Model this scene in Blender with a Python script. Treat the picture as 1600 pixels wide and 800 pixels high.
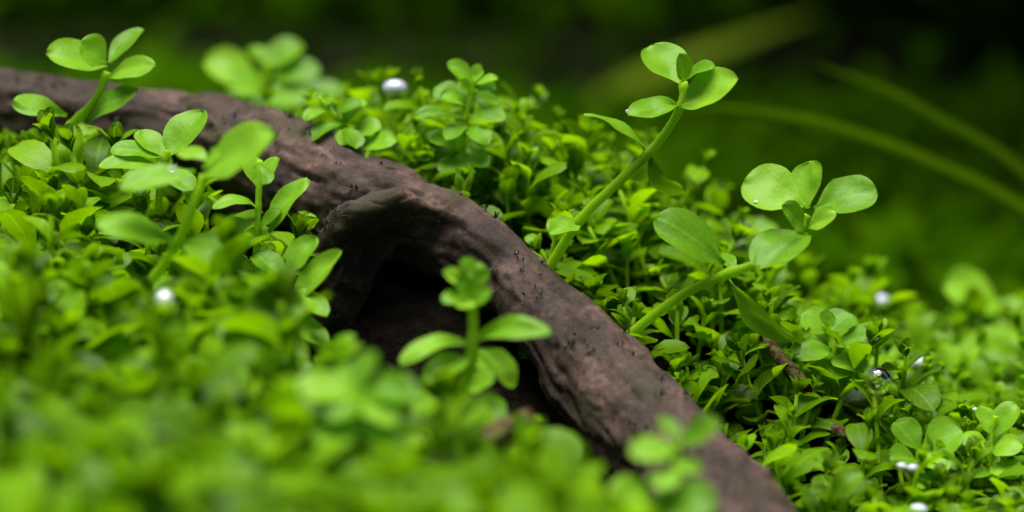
import bpy, math, random
import numpy as np
from mathutils import Vector, Matrix, noise

R = math.radians
random.seed(11)
scene = bpy.context.scene
for o in list(bpy.data.objects):
    bpy.data.objects.remove(o)
COL = scene.collection

# ------------------------------------------------------------------ camera
CAM_Z, PITCH, FOCUS, FRAME_W = 0.12, R(8.0), 0.40, 0.16
CAM_POS = Vector((0, 0, CAM_Z))
FWD = Vector((0, math.cos(PITCH), -math.sin(PITCH)))
UP = Vector((0, math.sin(PITCH), math.cos(PITCH)))
RIGHT = Vector((1, 0, 0))
cam_data = bpy.data.cameras.new('camera')
cam = bpy.data.objects.new('camera', cam_data)
COL.objects.link(cam)
cam.location = CAM_POS
cam.rotation_euler = (math.pi / 2 - PITCH, 0, 0)
cam_data.sensor_width = 36
cam_data.lens = 36 * FOCUS / FRAME_W
cam_data.clip_start, cam_data.clip_end = 0.01, 60
cam_data.dof.use_dof = True
cam_data.dof.focus_distance = 0.402
cam_data.dof.aperture_fstop = 9.0
scene.camera = cam

# ------------------------------------------------------------------ light
SUN_ELEV, SUN_AZ = R(84), R(-150)          # azimuth measured from +Y (away from the camera) towards +X
world = bpy.data.worlds.new('World')
scene.world = world
world.use_nodes = True
wn = world.node_tree
sky = wn.nodes.new('ShaderNodeTexSky')
sky.sky_type = 'NISHITA'
sky.sun_disc = False
sky.dust_density = 2.0
sky.air_density = 0.6
sky.ozone_density = 0.3
sky.sun_elevation = SUN_ELEV
sky.sun_rotation = SUN_AZ
wn.links.new(sky.outputs[0], wn.nodes['Background'].inputs[0])
wn.nodes['Background'].inputs[1].default_value = 0.05
sun_data = bpy.data.lights.new('sun', 'SUN')
sun_data.energy = 5.0
sun_data.angle = R(50)
sun_data.color = (1.0, 0.97, 0.90)
sun = bpy.data.objects.new('sun', sun_data)
COL.objects.link(sun)
to_sun = Vector((math.sin(SUN_AZ) * math.cos(SUN_ELEV), math.cos(SUN_AZ) * math.cos(SUN_ELEV), math.sin(SUN_ELEV)))
sun.rotation_euler = to_sun.to_track_quat('Z', 'Y').to_euler()
sun.location = (0, 0.4, 1.5)

scene.view_settings.view_transform = 'Standard'
scene.view_settings.look = 'None'
scene.view_settings.exposure = 0.82
scene.view_settings.gamma = 1.0
scene.render.engine = 'CYCLES'
cy = scene.cycles
cy.use_denoising = True
cy.max_bounces = 10
cy.transmission_bounces = 8
cy.diffuse_bounces = 4
cy.glossy_bounces = 3
cy.caustics_reflective = False
cy.caustics_refractive = False
cy.sample_clamp_indirect = 4


# ------------------------------------------------------------------ helpers
def P(px, py, d):
    """world point that a pixel of the 1600 x 800 photograph shows at depth d"""
    s = FRAME_W / 1600 * d / FOCUS
    return CAM_POS + FWD * d + RIGHT * ((px - 800) * s) + UP * ((400 - py) * s)


def project(p):
    q = p - CAM_POS
    d = q.dot(FWD)
    s = FRAME_W / 1600 * d / FOCUS
    return 800 + q.dot(RIGHT) / s, 400 - q.dot(UP) / s, d


def px_m(d):
    return FRAME_W / 1600 * d / FOCUS


def mesh_from(name, verts, faces, mat=None, uvs=None, smooth=True):
    me = bpy.data.meshes.new(name)
    me.from_pydata([tuple(v) for v in verts], [], faces)
    if uvs is not None:
        lay = me.uv_layers.new(name='UVMap')
        idx = np.empty(len(me.loops), dtype=np.int32)
        me.loops.foreach_get('vertex_index', idx)
        lay.data.foreach_set('uv', np.asarray(uvs, dtype=np.float32)[idx].ravel())
    if smooth:
        me.polygons.foreach_set('use_smooth', [True] * len(me.polygons))
    if mat:
        me.materials.append(mat)
    me.update()
    return me


def link(name, data, parent=None, matrix=None):
    o = bpy.data.objects.new(name, data)
    COL.objects.link(o)
    if parent is not None:
        o.parent = parent
    if matrix is not None:
        o.matrix_basis = matrix
    return o


def tag(o, label=None, cat=None, group=None, kind=None):
    if label: o['label'] = label
    if cat: o['category'] = cat
    if group: o['group'] = group
    if kind: o['kind'] = kind
    return o


def spline(pts, n):
    """Catmull-Rom through the points, n samples per span; points may be Vectors of any size"""
    p = [pts[0] * 2 - pts[1]] + list(pts) + [pts[-1] * 2 - pts[-2]]
    out = []
    for i in range(1, len(p) - 2):
        for k in range(n):
            t = k / n
            a, b, c, d = p[i - 1], p[i], p[i + 1], p[i + 2]
            out.append(0.5 * ((2 * b) + (c - a) * t + (2 * a - 5 * b + 4 * c - d) * t * t + (3 * b - a - 3 * c + d) * t ** 3))
    out.append(pts[-1].copy())
    return out


def tube(pts, radii, sides=8, cap=True, disp=None):
    """verts, faces, uvs of a swept tube; disp(u, angle) gives a radius factor"""
    verts, faces, uvs = [], [], []
    n = len(pts)
    t0 = (pts[1] - pts[0]).normalized()
    ref = Vector((0, 0, 1)) if abs(t0.z) < 0.9 else Vector((0, 1, 0))
    nrm = (ref - t0 * ref.dot(t0)).normalized()
    run = 0.0
    for i, p in enumerate(pts):
        t = (pts[min(i + 1, n - 1)] - pts[max(i - 1, 0)]).normalized()
        nrm = (nrm - t * nrm.dot(t)).normalized()
        bn = t.cross(nrm)
        if i: run += (p - pts[i - 1]).length
        for k in range(sides):
            a = 2 * math.pi * k / sides
            r = radii[i] * (disp(run, a, p) if disp else 1)
            verts.append(p + (nrm * math.cos(a) + bn * math.sin(a)) * r)
            uvs.append((run, k / sides))
    for i in range(n - 1):
        for k in range(sides):
            a, b = i * sides + k, i * sides + (k + 1) % sides
            faces.append((a, b, b + sides, a + sides))
    if cap:
        for i, rev in ((0, True), (n - 1, False)):
            verts.append(pts[i]); uvs.append((0, 0))
            c = len(verts) - 1
            for k in range(sides):
                a, b = i * sides + k, i * sides + (k + 1) % sides
                faces.append((c, b, a) if rev else (c, a, b))
    return verts, faces, uvs


# ------------------------------------------------------------------ materials
def new_mat(name):
    m = bpy.data.materials.new(name)
    m.use_nodes = True
    nt = m.node_tree
    return m, nt, nt.nodes['Principled BSDF'], nt.nodes['Material Output']


def N(nt, typ, **kw):
    n = nt.nodes.new(typ)
    for k, v in kw.items():
        if k.startswith('_'):
            setattr(n, k[1:], v)
        else:
            n.inputs[k.replace('__', ' ')].default_value = v
    return n


def ramp(nt, stops):
    r = nt.nodes.new('ShaderNodeValToRGB')
    cr = r.color_ramp
    while len(cr.elements) < len(stops):
        cr.elements.new(0.5)
    for e, (p, c) in zip(cr.elements, stops):
        e.position = p
        e.color = (*c, 1) if len(c) == 3 else c
    return r


def leaf_material(name, stops, trans_gain, trans_mix=0.5, rough=0.38, veins=True, scale=900, spec=0.4):
    m, nt, bsdf, out = new_mat(name)
    L = nt.links.new
    oi = N(nt, 'ShaderNodeObjectInfo')
    geo = N(nt, 'ShaderNodeNewGeometry')
    add = N(nt, 'ShaderNodeMath', _operation='ADD')
    L(oi.outputs['Random'], add.inputs[0]); L(geo.outputs['Random Per Island'], add.inputs[1])
    fr = N(nt, 'ShaderNodeMath', _operation='FRACT')
    L(add.outputs[0], fr.inputs[0])
    tc = N(nt, 'ShaderNodeTexCoord')
    ns = N(nt, 'ShaderNodeTexNoise', Scale=scale, Detail=4, Roughness=0.6)
    L(geo.outputs['Position'], ns.inputs['Vector'])
    mixv = N(nt, 'ShaderNodeMath', _operation='MULTIPLY_ADD')
    L(ns.outputs[0], mixv.inputs[0]); mixv.inputs[1].default_value = 0.55
    sub = N(nt, 'ShaderNodeMath', _operation='SUBTRACT')
    L(fr.outputs[0], sub.inputs[0]); sub.inputs[1].default_value = 0.27
    L(sub.outputs[0], mixv.inputs[2])
    rp = ramp(nt, stops)
    L(mixv.outputs[0], rp.inputs[0])
    col = rp.outputs[0]
    if veins:                                           # lighter midrib and faint side veins from the leaf's own UV
        sep = N(nt, 'ShaderNodeSeparateXYZ')
        L(tc.outputs['UV'], sep.inputs[0])
        d = N(nt, 'ShaderNodeMath', _operation='SUBTRACT'); L(sep.outputs[1], d.inputs[0]); d.inputs[1].default_value = 0.5
        ab = N(nt, 'ShaderNodeMath', _operation='ABSOLUTE'); L(d.outputs[0], ab.inputs[0])
        mr = N(nt, 'ShaderNodeMapRange', _interpolation_type='SMOOTHSTEP')
        L(ab.outputs[0], mr.inputs['Value'])
        mr.inputs['From Min'].default_value = 0.0; mr.inputs['From Max'].default_value = 0.06
        mr.inputs['To Min'].default_value = 0.6; mr.inputs['To Max'].default_value = 0.0
        sv = N(nt, 'ShaderNodeMath', _operation='MULTIPLY_ADD')      # slanted side veins
        L(ab.outputs[0], sv.inputs[0]); sv.inputs[1].default_value = -0.9; L(sep.outputs[0], sv.inputs[2])
        sn = N(nt, 'ShaderNodeMath', _operation='MULTIPLY'); L(sv.outputs[0], sn.inputs[0]); sn.inputs[1].default_value = 44
        si = N(nt, 'ShaderNodeMath', _operation='SINE'); L(sn.outputs[0], si.inputs[0])
        sr = N(nt, 'ShaderNodeMapRange', _interpolation_type='SMOOTHSTEP'); L(si.outputs[0], sr.inputs['Value'])
        sr.inputs['From Min'].default_value = 0.75; sr.inputs['From Max'].default_value = 1.0
        sr.inputs['To Min'].default_value = 0.0; sr.inputs['To Max'].default_value = 0.22
        sm = N(nt, 'ShaderNodeMath', _operation='ADD'); L(mr.outputs[0], sm.inputs[0]); L(sr.outputs[0], sm.inputs[1])
        mx = N(nt, 'ShaderNodeMixRGB'); L(sm.outputs[0], mx.inputs[0]); L(col, mx.inputs[1])
        mx.inputs[2].default_value = (0.17, 0.38, 0.03, 1)
        col = mx.outputs[0]
    L(col, bsdf.inputs['Base Color'])
    bsdf.inputs['Roughness'].default_value = rough
    bsdf.inputs['Specular IOR Level'].default_value = spec
    bp = N(nt, 'ShaderNodeBump', Strength=0.25, Distance=0.0003)
    n2 = N(nt, 'ShaderNodeTexNoise', Scale=scale * 2.2, Detail=2)
    L(geo.outputs['Position'], n2.inputs['Vector'])
    L(n2.outputs[0], bp.inputs['Height']); L(bp.outputs[0], bsdf.inputs['Normal'])
    tr = N(nt, 'ShaderNodeBsdfTranslucent')
    gain = N(nt, 'ShaderNodeMixRGB', _blend_type='MULTIPLY'); gain.inputs[0].default_value = 1
    L(col, gain.inputs[1]); gain.inputs[2].default_value = (*trans_gain, 1)
    L(gain.outputs[0], tr.inputs[0])
    ms = N(nt, 'ShaderNodeMixShader'); ms.inputs[0].default_value = trans_mix
    L(bsdf.outputs[0], ms.inputs[1]); L(tr.outputs[0], ms.inputs[2])
    L(ms.outputs[0], out.inputs['Surface'])
    return m


LEAF_STOPS = [(0.0, (0.040, 0.095, 0.001)), (0.4, (0.095, 0.210, 0.001)), (0.8, (0.150, 0.315, 0.002)), (1.0, (0.20, 0.39, 0.006))]
M_CARPET = leaf_material('carpet_leaf', LEAF_STOPS, (1.75, 1.65, 0.3), trans_mix=.48, rough=.36, spec=0.16)
M_LARGE = leaf_material('large_leaf', [(0.0, (0.085, 0.215, 0.006)), (0.5, (0.150, 0.34, 0.012)), (1.0, (0.22, 0.43, 0.022))], (1.8, 1.7, 0.3), 0.36, 0.36, scale=600, spec=.16)
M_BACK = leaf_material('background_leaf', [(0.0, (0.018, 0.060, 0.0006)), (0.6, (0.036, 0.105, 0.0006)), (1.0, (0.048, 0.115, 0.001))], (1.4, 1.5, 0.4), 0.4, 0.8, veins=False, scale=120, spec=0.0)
M_BLADE = leaf_material('grass_blade', [(0.0, (0.11, 0.19, 0.003)), (1.0, (0.16, 0.25, 0.004))], (1.8, 1.8, 0.6), 0.5, 0.7, veins=False, scale=200, spec=0.1)


def plain(name, c0, c1, scale, rough=0.5, bump=0.3, dist=0.0004, spec=0.4, lo=0.3, hi=0.7):
    m, nt, bsdf, out = new_mat(name)
    L = nt.links.new
    geo = N(nt, 'ShaderNodeNewGeometry')
    ns = N(nt, 'ShaderNodeTexNoise', Scale=scale, Detail=6, Roughness=0.65)
    L(geo.outputs['Position'], ns.inputs['Vector'])
    rp = ramp(nt, [(lo, c0), (hi, c1)])
    L(ns.outputs[0], rp.inputs[0]); L(rp.outputs[0], bsdf.inputs['Base Color'])
    bp = N(nt, 'ShaderNodeBump', Strength=bump, Distance=dist)
    L(ns.outputs[0], bp.inputs['Height']); L(bp.outputs[0], bsdf.inputs['Normal'])
    bsdf.inputs['Roughness'].default_value = rough
    bsdf.inputs['Specular IOR Level'].default_value = spec
    return m


M_STEM = leaf_material('stem', [(0.0, (0.22, 0.40, 0.008)), (1.0, (0.34, 0.55, 0.02))], (1.6, 1.5, 0.4), 0.5, 0.4, veins=False, scale=400, spec=.15)
_b = M_STEM.node_tree.nodes['Principled BSDF']
_b.inputs['Subsurface Weight'].default_value = 1.0
_b.inputs['Subsurface Radius'].default_value = (1.0, 1.0, 0.3)
_b.inputs['Subsurface Scale'].default_value = 0.0016
M_SOIL = plain('soil', (0.003, 0.003, 0.002), (0.013, 0.010, 0.007), 500, 1.0, 1.0, 0.002, 0.02)
M_WALL = plain('back_wall', (0.002, 0.005, 0.0004), (0.004, 0.010, 0.0008), 8, 1.0, 0.2, 0.002, 0.0)
M_TWIG = plain('twig', (0.045, 0.008, 0.003), (0.09, 0.10, 0.022), 700, 0.7, 1.0, 0.0008, 0.2, 0.44, 0.56)
M_DEAD = plain('dead_leaf', (0.05, 0.02, 0.010), (0.13, 0.06, 0.035), 400, 0.6)
M_ALGAE = plain('algae', (0.010, 0.016, 0.005), (0.03, 0.05, 0.012), 700, 0.8)


def wood_material():
    m, nt, bsdf, out = new_mat('driftwood')
    L = nt.links.new
    tc = N(nt, 'ShaderNodeTexCoord'); geo = N(nt, 'ShaderNodeNewGeometry')
    mp = N(nt, 'ShaderNodeMapping'); mp.inputs['Scale'].default_value = (170, 12, 1)
    L(tc.outputs['UV'], mp.inputs[0])
    grain = N(nt, 'ShaderNodeTexNoise', Scale=1.6, Detail=8, Roughness=0.7)
    L(mp.outputs[0], grain.inputs['Vector'])
    blot = N(nt, 'ShaderNodeTexNoise', Scale=95, Detail=6, Roughness=0.65)
    L(geo.outputs['Position'], blot.inputs['Vector'])
    fine = N(nt, 'ShaderNodeTexNoise', Scale=900, Detail=6, Roughness=0.75)
    L(geo.outputs['Position'], fine.inputs['Vector'])
    a = N(nt, 'ShaderNodeMath', _operation='MULTIPLY_ADD'); L(grain.outputs[0], a.inputs[0]); a.inputs[1].default_value = 0.45
    b = N(nt, 'ShaderNodeMath', _operation='MULTIPLY_ADD'); L(fine.outputs[0], b.inputs[0]); b.inputs[1].default_value = 0.75; b.inputs[2].default_value = -0.1
    L(b.outputs[0], a.inputs[2])
    rp = ramp(nt, [(0.32, (0.011, 0.0072, 0.0054)), (0.44, (0.031, 0.0205, 0.0165)), (0.56, (0.054, 0.034, 0.0275)), (0.70, (0.115, 0.076, 0.064))])
    L(a.outputs[0], rp.inputs[0])
    br = ramp(nt, [(0.36, (0.40, 0.34, 0.26)), (0.50, (0.92, 0.86, 0.80)), (0.62, (1.8, 1.62, 1.55))])
    L(blot.outputs[0], br.inputs[0])
    mu = N(nt, 'ShaderNodeMixRGB', _blend_type='MULTIPLY'); mu.inputs[0].default_value = 1
    L(rp.outputs[0], mu.inputs[1]); L(br.outputs[0], mu.inputs[2])
    # algae film in patches
    al = N(nt, 'ShaderNodeTexNoise', Scale=60, Detail=8, Roughness=0.7)
    off = N(nt, 'ShaderNodeVectorMath', _operation='ADD'); off.inputs[1].default_value = (3, 7, 1)
    L(geo.outputs['Position'], off.inputs[0]); L(off.outputs[0], al.inputs['Vector'])
    ar = ramp(nt, [(0.52, (0, 0, 0)), (0.62, (0.85, 0.85, 0.85))])
    L(al.outputs[0], ar.inputs[0])
    mx = N(nt, 'ShaderNodeMixRGB'); L(ar.outputs[0], mx.inputs[0]); L(mu.outputs[0], mx.inputs[1]); mx.inputs[2].default_value = (0.026, 0.026, 0.007, 1)
    L(mx.outputs[0], bsdf.inputs['Base Color'])
    bsdf.inputs['Roughness'].default_value = 0.72
    bsdf.inputs['Specular IOR Level'].default_value = 0.25
    bp = N(nt, 'ShaderNodeBump', Strength=0.6, Distance=0.0005)
    L(a.outputs[0], bp.inputs['Height']); L(bp.outputs[0], bsdf.inputs['Normal'])
    return m


M_WOOD = wood_material()


def bubble_material(name, rough):                                   # air inside water: relative index 1 / 1.33
    m, nt, bsdf, out = new_mat(name)
    g = N(nt, 'ShaderNodeBsdfGlass', Roughness=rough, IOR=0.75)
    g.inputs[0].default_value = (1, 1, 1, 1)
    if rough > .1:                                       # diffuse white painted in for the lamp's reflection
        df = N(nt, 'ShaderNodeBsdfDiffuse'); df.inputs[0].default_value = (.80, .82, 1.0, 1)
        ms = N(nt, 'ShaderNodeMixShader'); ms.inputs[0].default_value = .42
        nt.links.new(g.outputs[0], ms.inputs[1]); nt.links.new(df.outputs[0], ms.inputs[2])
        nt.links.new(ms.outputs[0], out.inputs['Surface'])
    else:
        nt.links.new(g.outputs[0], out.inputs['Surface'])
    return m


M_BUBBLE = bubble_material('air_bubble', 0.02)
M_BUBBLE_GLINT = bubble_material('air_bubble_painted_glint', 0.20)

# ------------------------------------------------------------------ terrain: heights of the plant canopy, soil lies below it
CANOPY = [
    # carpet in front of the driftwood
    (-150, 820, .30), (0, 820, .30), (200, 820, .30), (400, 820, .30), (600, 820, .305), (800, 810, .31), (960, 850, .315), (1080, 900, .325),
    (-150, 620, .345), (0, 610, .345), (200, 630, .342), (400, 655, .34), (-150, 420, .39), (0, 410, .39), (200, 430, .388), (330, 440, .388),
    (450, 490, .38), (500, 600, .355), (640, 680, .34), (800, 735, .335), (920, 800, .33), (-150, 212, .435), (0, 210, .435), (130, 238, .435), (240, 262, .43),
    (380, 380, .408), (560, 620, .375), (640, 680, .385), (760, 670, .375), (840, 670, .37), (900, 720, .355),
    # slope behind the driftwood
    (330, 205, .49), (450, 150, .48), (520, 170, .445), (640, 150, .445), (740, 155, .435), (850, 178, .435), (955, 258, .435), (1015, 318, .43), (1140, 385, .43),
    (1240, 480, .43), (600, 240, .425), (700, 270, .42), (800, 330, .418), (900, 410, .412), (960, 480, .405), (1050, 560, .398), (1130, 650, .385),
    (1200, 740, .372), (1270, 830, .362), (1600, 820, .365), (1750, 820, .365), (1400, 720, .385), (1600, 670, .405), (1500, 590, .44), (1620, 530, .49), (1750, 540, .49), (1380, 560, .445),
    (1380, 565, .52), (1500, 560, .55), (1640, 560, .60), (1330, 550, .58),
    # falls away behind the slope
    (-100, 190, .56), (150, 190, .56), (400, 190, .56), (600, 300, .52), (750, 320, .52), (900, 400, .52), (1050, 470, .52), (1200, 500, .54),
    (-200, 260, .75), (300, 260, .75), (800, 330, .75), (1300, 440, .75), (1800, 440, .75),
    (-200, 220, 1.1), (800, 240, 1.1), (1800, 260, 1.1),
]
_cp = np.array([tuple(P(*c)) for c in CANOPY])
_ext = np.array([(x, y, -0.02) for x in (-4, -1.5, 1.5, 4) for y in (-4, -1.5, 0.5, 2, 5)] + [(-.25, -.1, 0.03), (0, -.1, .03), (.25, -.1, .02), (-.4, .3, .06), (.4, .3, .03)])
_cp = np.vstack([_cp, _ext])


def canopy_z(x, y):
    d2 = (_cp[:, 0] - x) ** 2 + (_cp[:, 1] - y) ** 2 + 4e-5
    w = d2 ** -2.2
    return float((w * _cp[:, 2]).sum() / w.sum())


SOIL_DROP = 0.017


def soil_z(x, y):
    return canopy_z(x, y) - SOIL_DROP


def axis(parts):
    out = []
    for a, b, n in parts:
        out += list(np.linspace(a, b, n, endpoint=False))
    return out + [parts[-1][1]]


gx = axis([(-6, -1, 6), (-1, -.2, 16), (-.2, .2, 110), (.2, 1, 16), (1, 6, 6)])
gy = axis([(-6, -1, 6), (-1, .2, 16), (.2, .65, 120), (.65, 1.3, 20), (1.3, 6, 6)])
gv, gf = [], []
for y in gy:
    for x in gx:
        gv.append((x, y, soil_z(x, y) + 0.0025 * noise.noise((x * 160, y * 160, 0)) + 0.0012 * noise.noise((x * 420, y * 420, 5))))
W_ = len(gx)
for j in range(len(gy) - 1):
    for i in range(W_ - 1):
        gf.append((j * W_ + i, j * W_ + i + 1, (j + 1) * W_ + i + 1, (j + 1) * W_ + i))
tag(link('ground', mesh_from('ground', gv, gf, M_SOIL)), 'dark brown soil under the green carpet plants', None, None, 'structure')

# dark wall closing the back of the tank
bw = 0.02
bv = [(-3, 1.95, -.2), (3, 1.95, -.2), (3, 1.95 + bw, -.2), (-3, 1.95 + bw, -.2), (-3, 1.95, .75), (3, 1.95, .75), (3, 1.95 + bw, .75), (-3, 1.95 + bw, .75)]
tag(link('back_wall', mesh_from('back_wall', bv, [(0, 1, 5, 4), (1, 2, 6, 5), (2, 3, 7, 6), (3, 0, 4, 7), (4, 5, 6, 7), (3, 2, 1, 0)], M_WALL, smooth=False)),
    'almost black wall behind the blurred background plants', None, None, 'structure')

# added opaque slab, unseen above the far corner: keeps the background in shade
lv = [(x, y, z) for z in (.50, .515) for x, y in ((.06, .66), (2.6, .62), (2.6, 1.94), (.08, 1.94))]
tag(link('added_shade_slab', mesh_from('added_shade_slab', lv, [(3, 2, 1, 0), (4, 5, 6, 7), (0, 1, 5, 4), (1, 2, 6, 5), (2, 3, 7, 6), (3, 0, 4, 7)], M_WALL, smooth=False)),
    'added dark slab out of view that shades the far background', None, None, 'structure')

# ------------------------------------------------------------------ driftwood
WOOD = [(-420, 120, .475, 66), (-200, 140, .465, 66), (0, 168, .455, 64), (160, 192, .45, 62), (320, 215, .442, 70), (450, 270, .430, 86), (570, 318, .420, 80), (680, 358, .414, 64),
        (780, 418, .408, 58), (868, 508, .401, 66), (945, 605, .392, 82), (1030, 694, .382, 86), (1115, 796, .370, 90), (1200, 905, .355, 94), (1280, 1015, .34, 96)]


def woodpath(spec, n):
    p4 = [Vector((*P(a, b, d), r * px_m(d))) for a, b, d, r in spec]
    s = spline(p4, n)
    return [Vector(q[:3]) for q in s], [q[3] for q in s]


def wood_disp(run, a, p):
    ca, sa = math.cos(a), math.sin(a)
    f = 1 + 0.08 * noise.noise((run * 28, ca * 1.1, sa * 1.1)) + 0.11 * noise.noise((run * 60 + 9, ca * 1.9, sa * 1.9))
    f += 0.022 * noise.noise((run * 60, ca * 5, sa * 5 + 4)) + 0.030 * noise.noise((run * 170, ca * 7, sa * 7))
    f += 0.028 * noise.noise((run * 130, ca * 4 + 3, sa * 4))
    f += 0.018 * noise.noise((run * 620, ca * 8, sa * 8)) + 0.012 * noise.noise((run * 1300, ca * 16, sa * 16))
    c = noise.noise((run * 110, ca * 7 + 20, sa * 7))                     # cracks along the grain
    if c > 0.36: f -= (c - 0.36) * 0.30
    c = noise.noise((run * 300, ca * 3.4 + 40, sa * 3.4))                 # pits
    if c > 0.30: f -= (c - 0.30) * 0.24
    return f


wp, wr = woodpath(WOOD, 34)
STUB = [(700, 360, .414, 34), (655, 346, .408, 42), (612, 340, .403, 46), (566, 366, .404, 54), (530, 430, .410, 56), (505, 520, .415, 48), (495, 610, .42, 40)]
sp, sr = woodpath(STUB, 18)


def fused(pieces, voxel):
    """several swept tubes grown together into one skin"""
    V, F, off = [], [], 0
    for pts, rad in pieces:
        v, f, _ = tube(pts, rad, 40, True)
        V += v; F += [tuple(q + off for q in fc) for fc in f]; off += len(v)
    tmp = link('driftwood_blank', mesh_from('driftwood_blank', V, F))
    md = tmp.modifiers.new('remesh', 'REMESH'); md.mode = 'VOXEL'; md.voxel_size = voxel
    sm = tmp.modifiers.new('smooth', 'SMOOTH'); sm.iterations = 14; sm.factor = .5
    dg = bpy.context.evaluated_depsgraph_get()
    me = bpy.data.meshes.new_from_object(tmp.evaluated_get(dg))
    bpy.data.objects.remove(tmp)
    return me


wood_me = fused([(wp, wr), (sp, sr)], 0.0005)
nv_ = len(wood_me.vertices)
co = np.empty(nv_ * 3, dtype=np.float32); wood_me.vertices.foreach_get('co', co); co = co.reshape(-1, 3)
nor = np.empty(nv_ * 3, dtype=np.float32); wood_me.vertices.foreach_get('normal', nor); nor = nor.reshape(-1, 3)
# the hollow on the broken underside of the stub
for hx, hy, hd, rad, depth in ((640, 436, .392, .0085, .018), (672, 356, .396, .0024, .005), (626, 384, .392, .0052, .012), (600, 420, .394, .0045, .010)):
    c = np.array(P(hx, hy, hd)); q = co - c
    along = q @ np.array(FWD); r2 = (q ** 2).sum(1) - along ** 2
    co += (np.exp(-r2 / rad ** 2) * np.exp(-(np.maximum(along, 0) / .012) ** 2) * depth)[:, None] * np.array(FWD)
allp = np.vstack([np.array([tuple(p) for p in wp]), np.array([tuple(p) for p in sp])])
run = np.concatenate([np.cumsum([0] + [(wp[i] - wp[i - 1]).length for i in range(1, len(wp))]), 1 + np.cumsum([0] + [(sp[i] - sp[i - 1]).length for i in range(1, len(sp))])])
tang = np.array([tuple((l[min(i + 1, len(l) - 1)] - l[max(i - 1, 0)]).normalized()) for l in (wp, sp) for i in range(len(l))])
rads = np.array(list(wr) + list(sr))
uvw = np.zeros((nv_, 2)); amount = np.zeros(nv_)
for k0 in range(0, nv_, 4000):
    c = co[k0:k0 + 4000]
    dist = np.sqrt(((c[:, None, :] - allp[None]) ** 2).sum(2)) - rads[None]
    near = dist.argmin(1)
    q = c - allp[near]; t = tang[near]
    al = (q * t).sum(1); q = q - t * al[:, None]
    e1 = np.cross(t, (0, 0, 1.0)); e1 /= np.linalg.norm(e1, axis=1)[:, None] + 1e-9
    e2 = np.cross(e1, t)
    uvw[k0:k0 + 4000, 0] = run[near] + al
    uvw[k0:k0 + 4000, 1] = np.arctan2((q * e2).sum(1), (q * e1).sum(1))
    rr = rads[near]
    for j in range(len(c)):
        amount[k0 + j] = rr[j] * (wood_disp(uvw[k0 + j, 0], uvw[k0 + j, 1], c[j]) - 1)
lump = np.array([.0009 * noise.noise(tuple(c * 120)) + .0004 * noise.noise(tuple(c * 310)) + .00012 * noise.noise(tuple(c * 800)) for c in co])
near_stub = np.exp(-((co - np.array(P(600, 350, .402))) ** 2).sum(1) / .011 ** 2)
co = co + nor * (amount + lump * (1 + 1.6 * near_stub))[:, None]
wood_me.vertices.foreach_set('co', co.astype(np.float32).ravel())
lay = wood_me.uv_layers.new(name='UVMap')
li_ = np.empty(len(wood_me.loops), dtype=np.int32); wood_me.loops.foreach_get('vertex_index', li_)
uv_ = np.stack([uvw[:, 0], np.abs(uvw[:, 1]) / math.pi * .5], 1)
lay.data.foreach_set('uv', uv_[li_].astype(np.float32).ravel())
wood_me.polygons.foreach_set('use_smooth', [True] * len(wood_me.polygons))
wood_me.materials.clear(); wood_me.materials.append(M_WOOD); wood_me.name = 'driftwood'
wood_me.update()
driftwood = link('driftwood', wood_me)
tag(driftwood, 'long purplish brown driftwood branch with a hollow stub running diagonally through the green carpet', 'driftwood')
# dark algae tufts clinging to the wood
arnd = random.Random(3)
AV, AF = [], []
cand = [j for j in range(nv_) if nor[j, 2] > -.1]
while len(AF) < 900:
    j = arnd.choice(cand)
    if noise.noise(tuple(co[j] * 90)) < .12: continue
    for _ in range(arnd.randrange(3, 7)):
        p = Vector(co[j]) + Vector((arnd.gauss(0, 1), arnd.gauss(0, 1), 0)) * .0006
        n3 = Vector(nor[j]); d3 = (n3 + Vector((arnd.gauss(0, .8), arnd.gauss(0, .8), arnd.gauss(0, .8)))).normalized()
        sd = d3.cross(n3 + Vector((.1, .2, .3))).normalized() * arnd.uniform(.00012, .0003)
        L = arnd.uniform(.0004, .0011)
        k0 = len(AV)
        AV += [p - sd - n3 * .0002, p + sd - n3 * .0002, p + sd * .6 + d3 * L, p - sd * .3 + d3 * L * .9]
        AF.append((k0, k0 + 1, k0 + 2, k0 + 3))
tag(link('algae', mesh_from('algae', AV, AF, M_ALGAE, smooth=False), driftwood), None, None, None, 'stuff')
WPN = np.array([tuple(p) for p in wp]); WRN = np.array(wr)
SPN = np.array([tuple(p) for p in sp]); SRN = np.array(sr)


def in_wood(p, f=1.0):
    d = np.sqrt(((WPN - np.array(p)) ** 2).sum(1)) - WRN * f
    e = np.sqrt(((SPN - np.array(p)) ** 2).sum(1)) - SRN * f
    return d.min() < 0 or e.min() < 0


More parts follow.
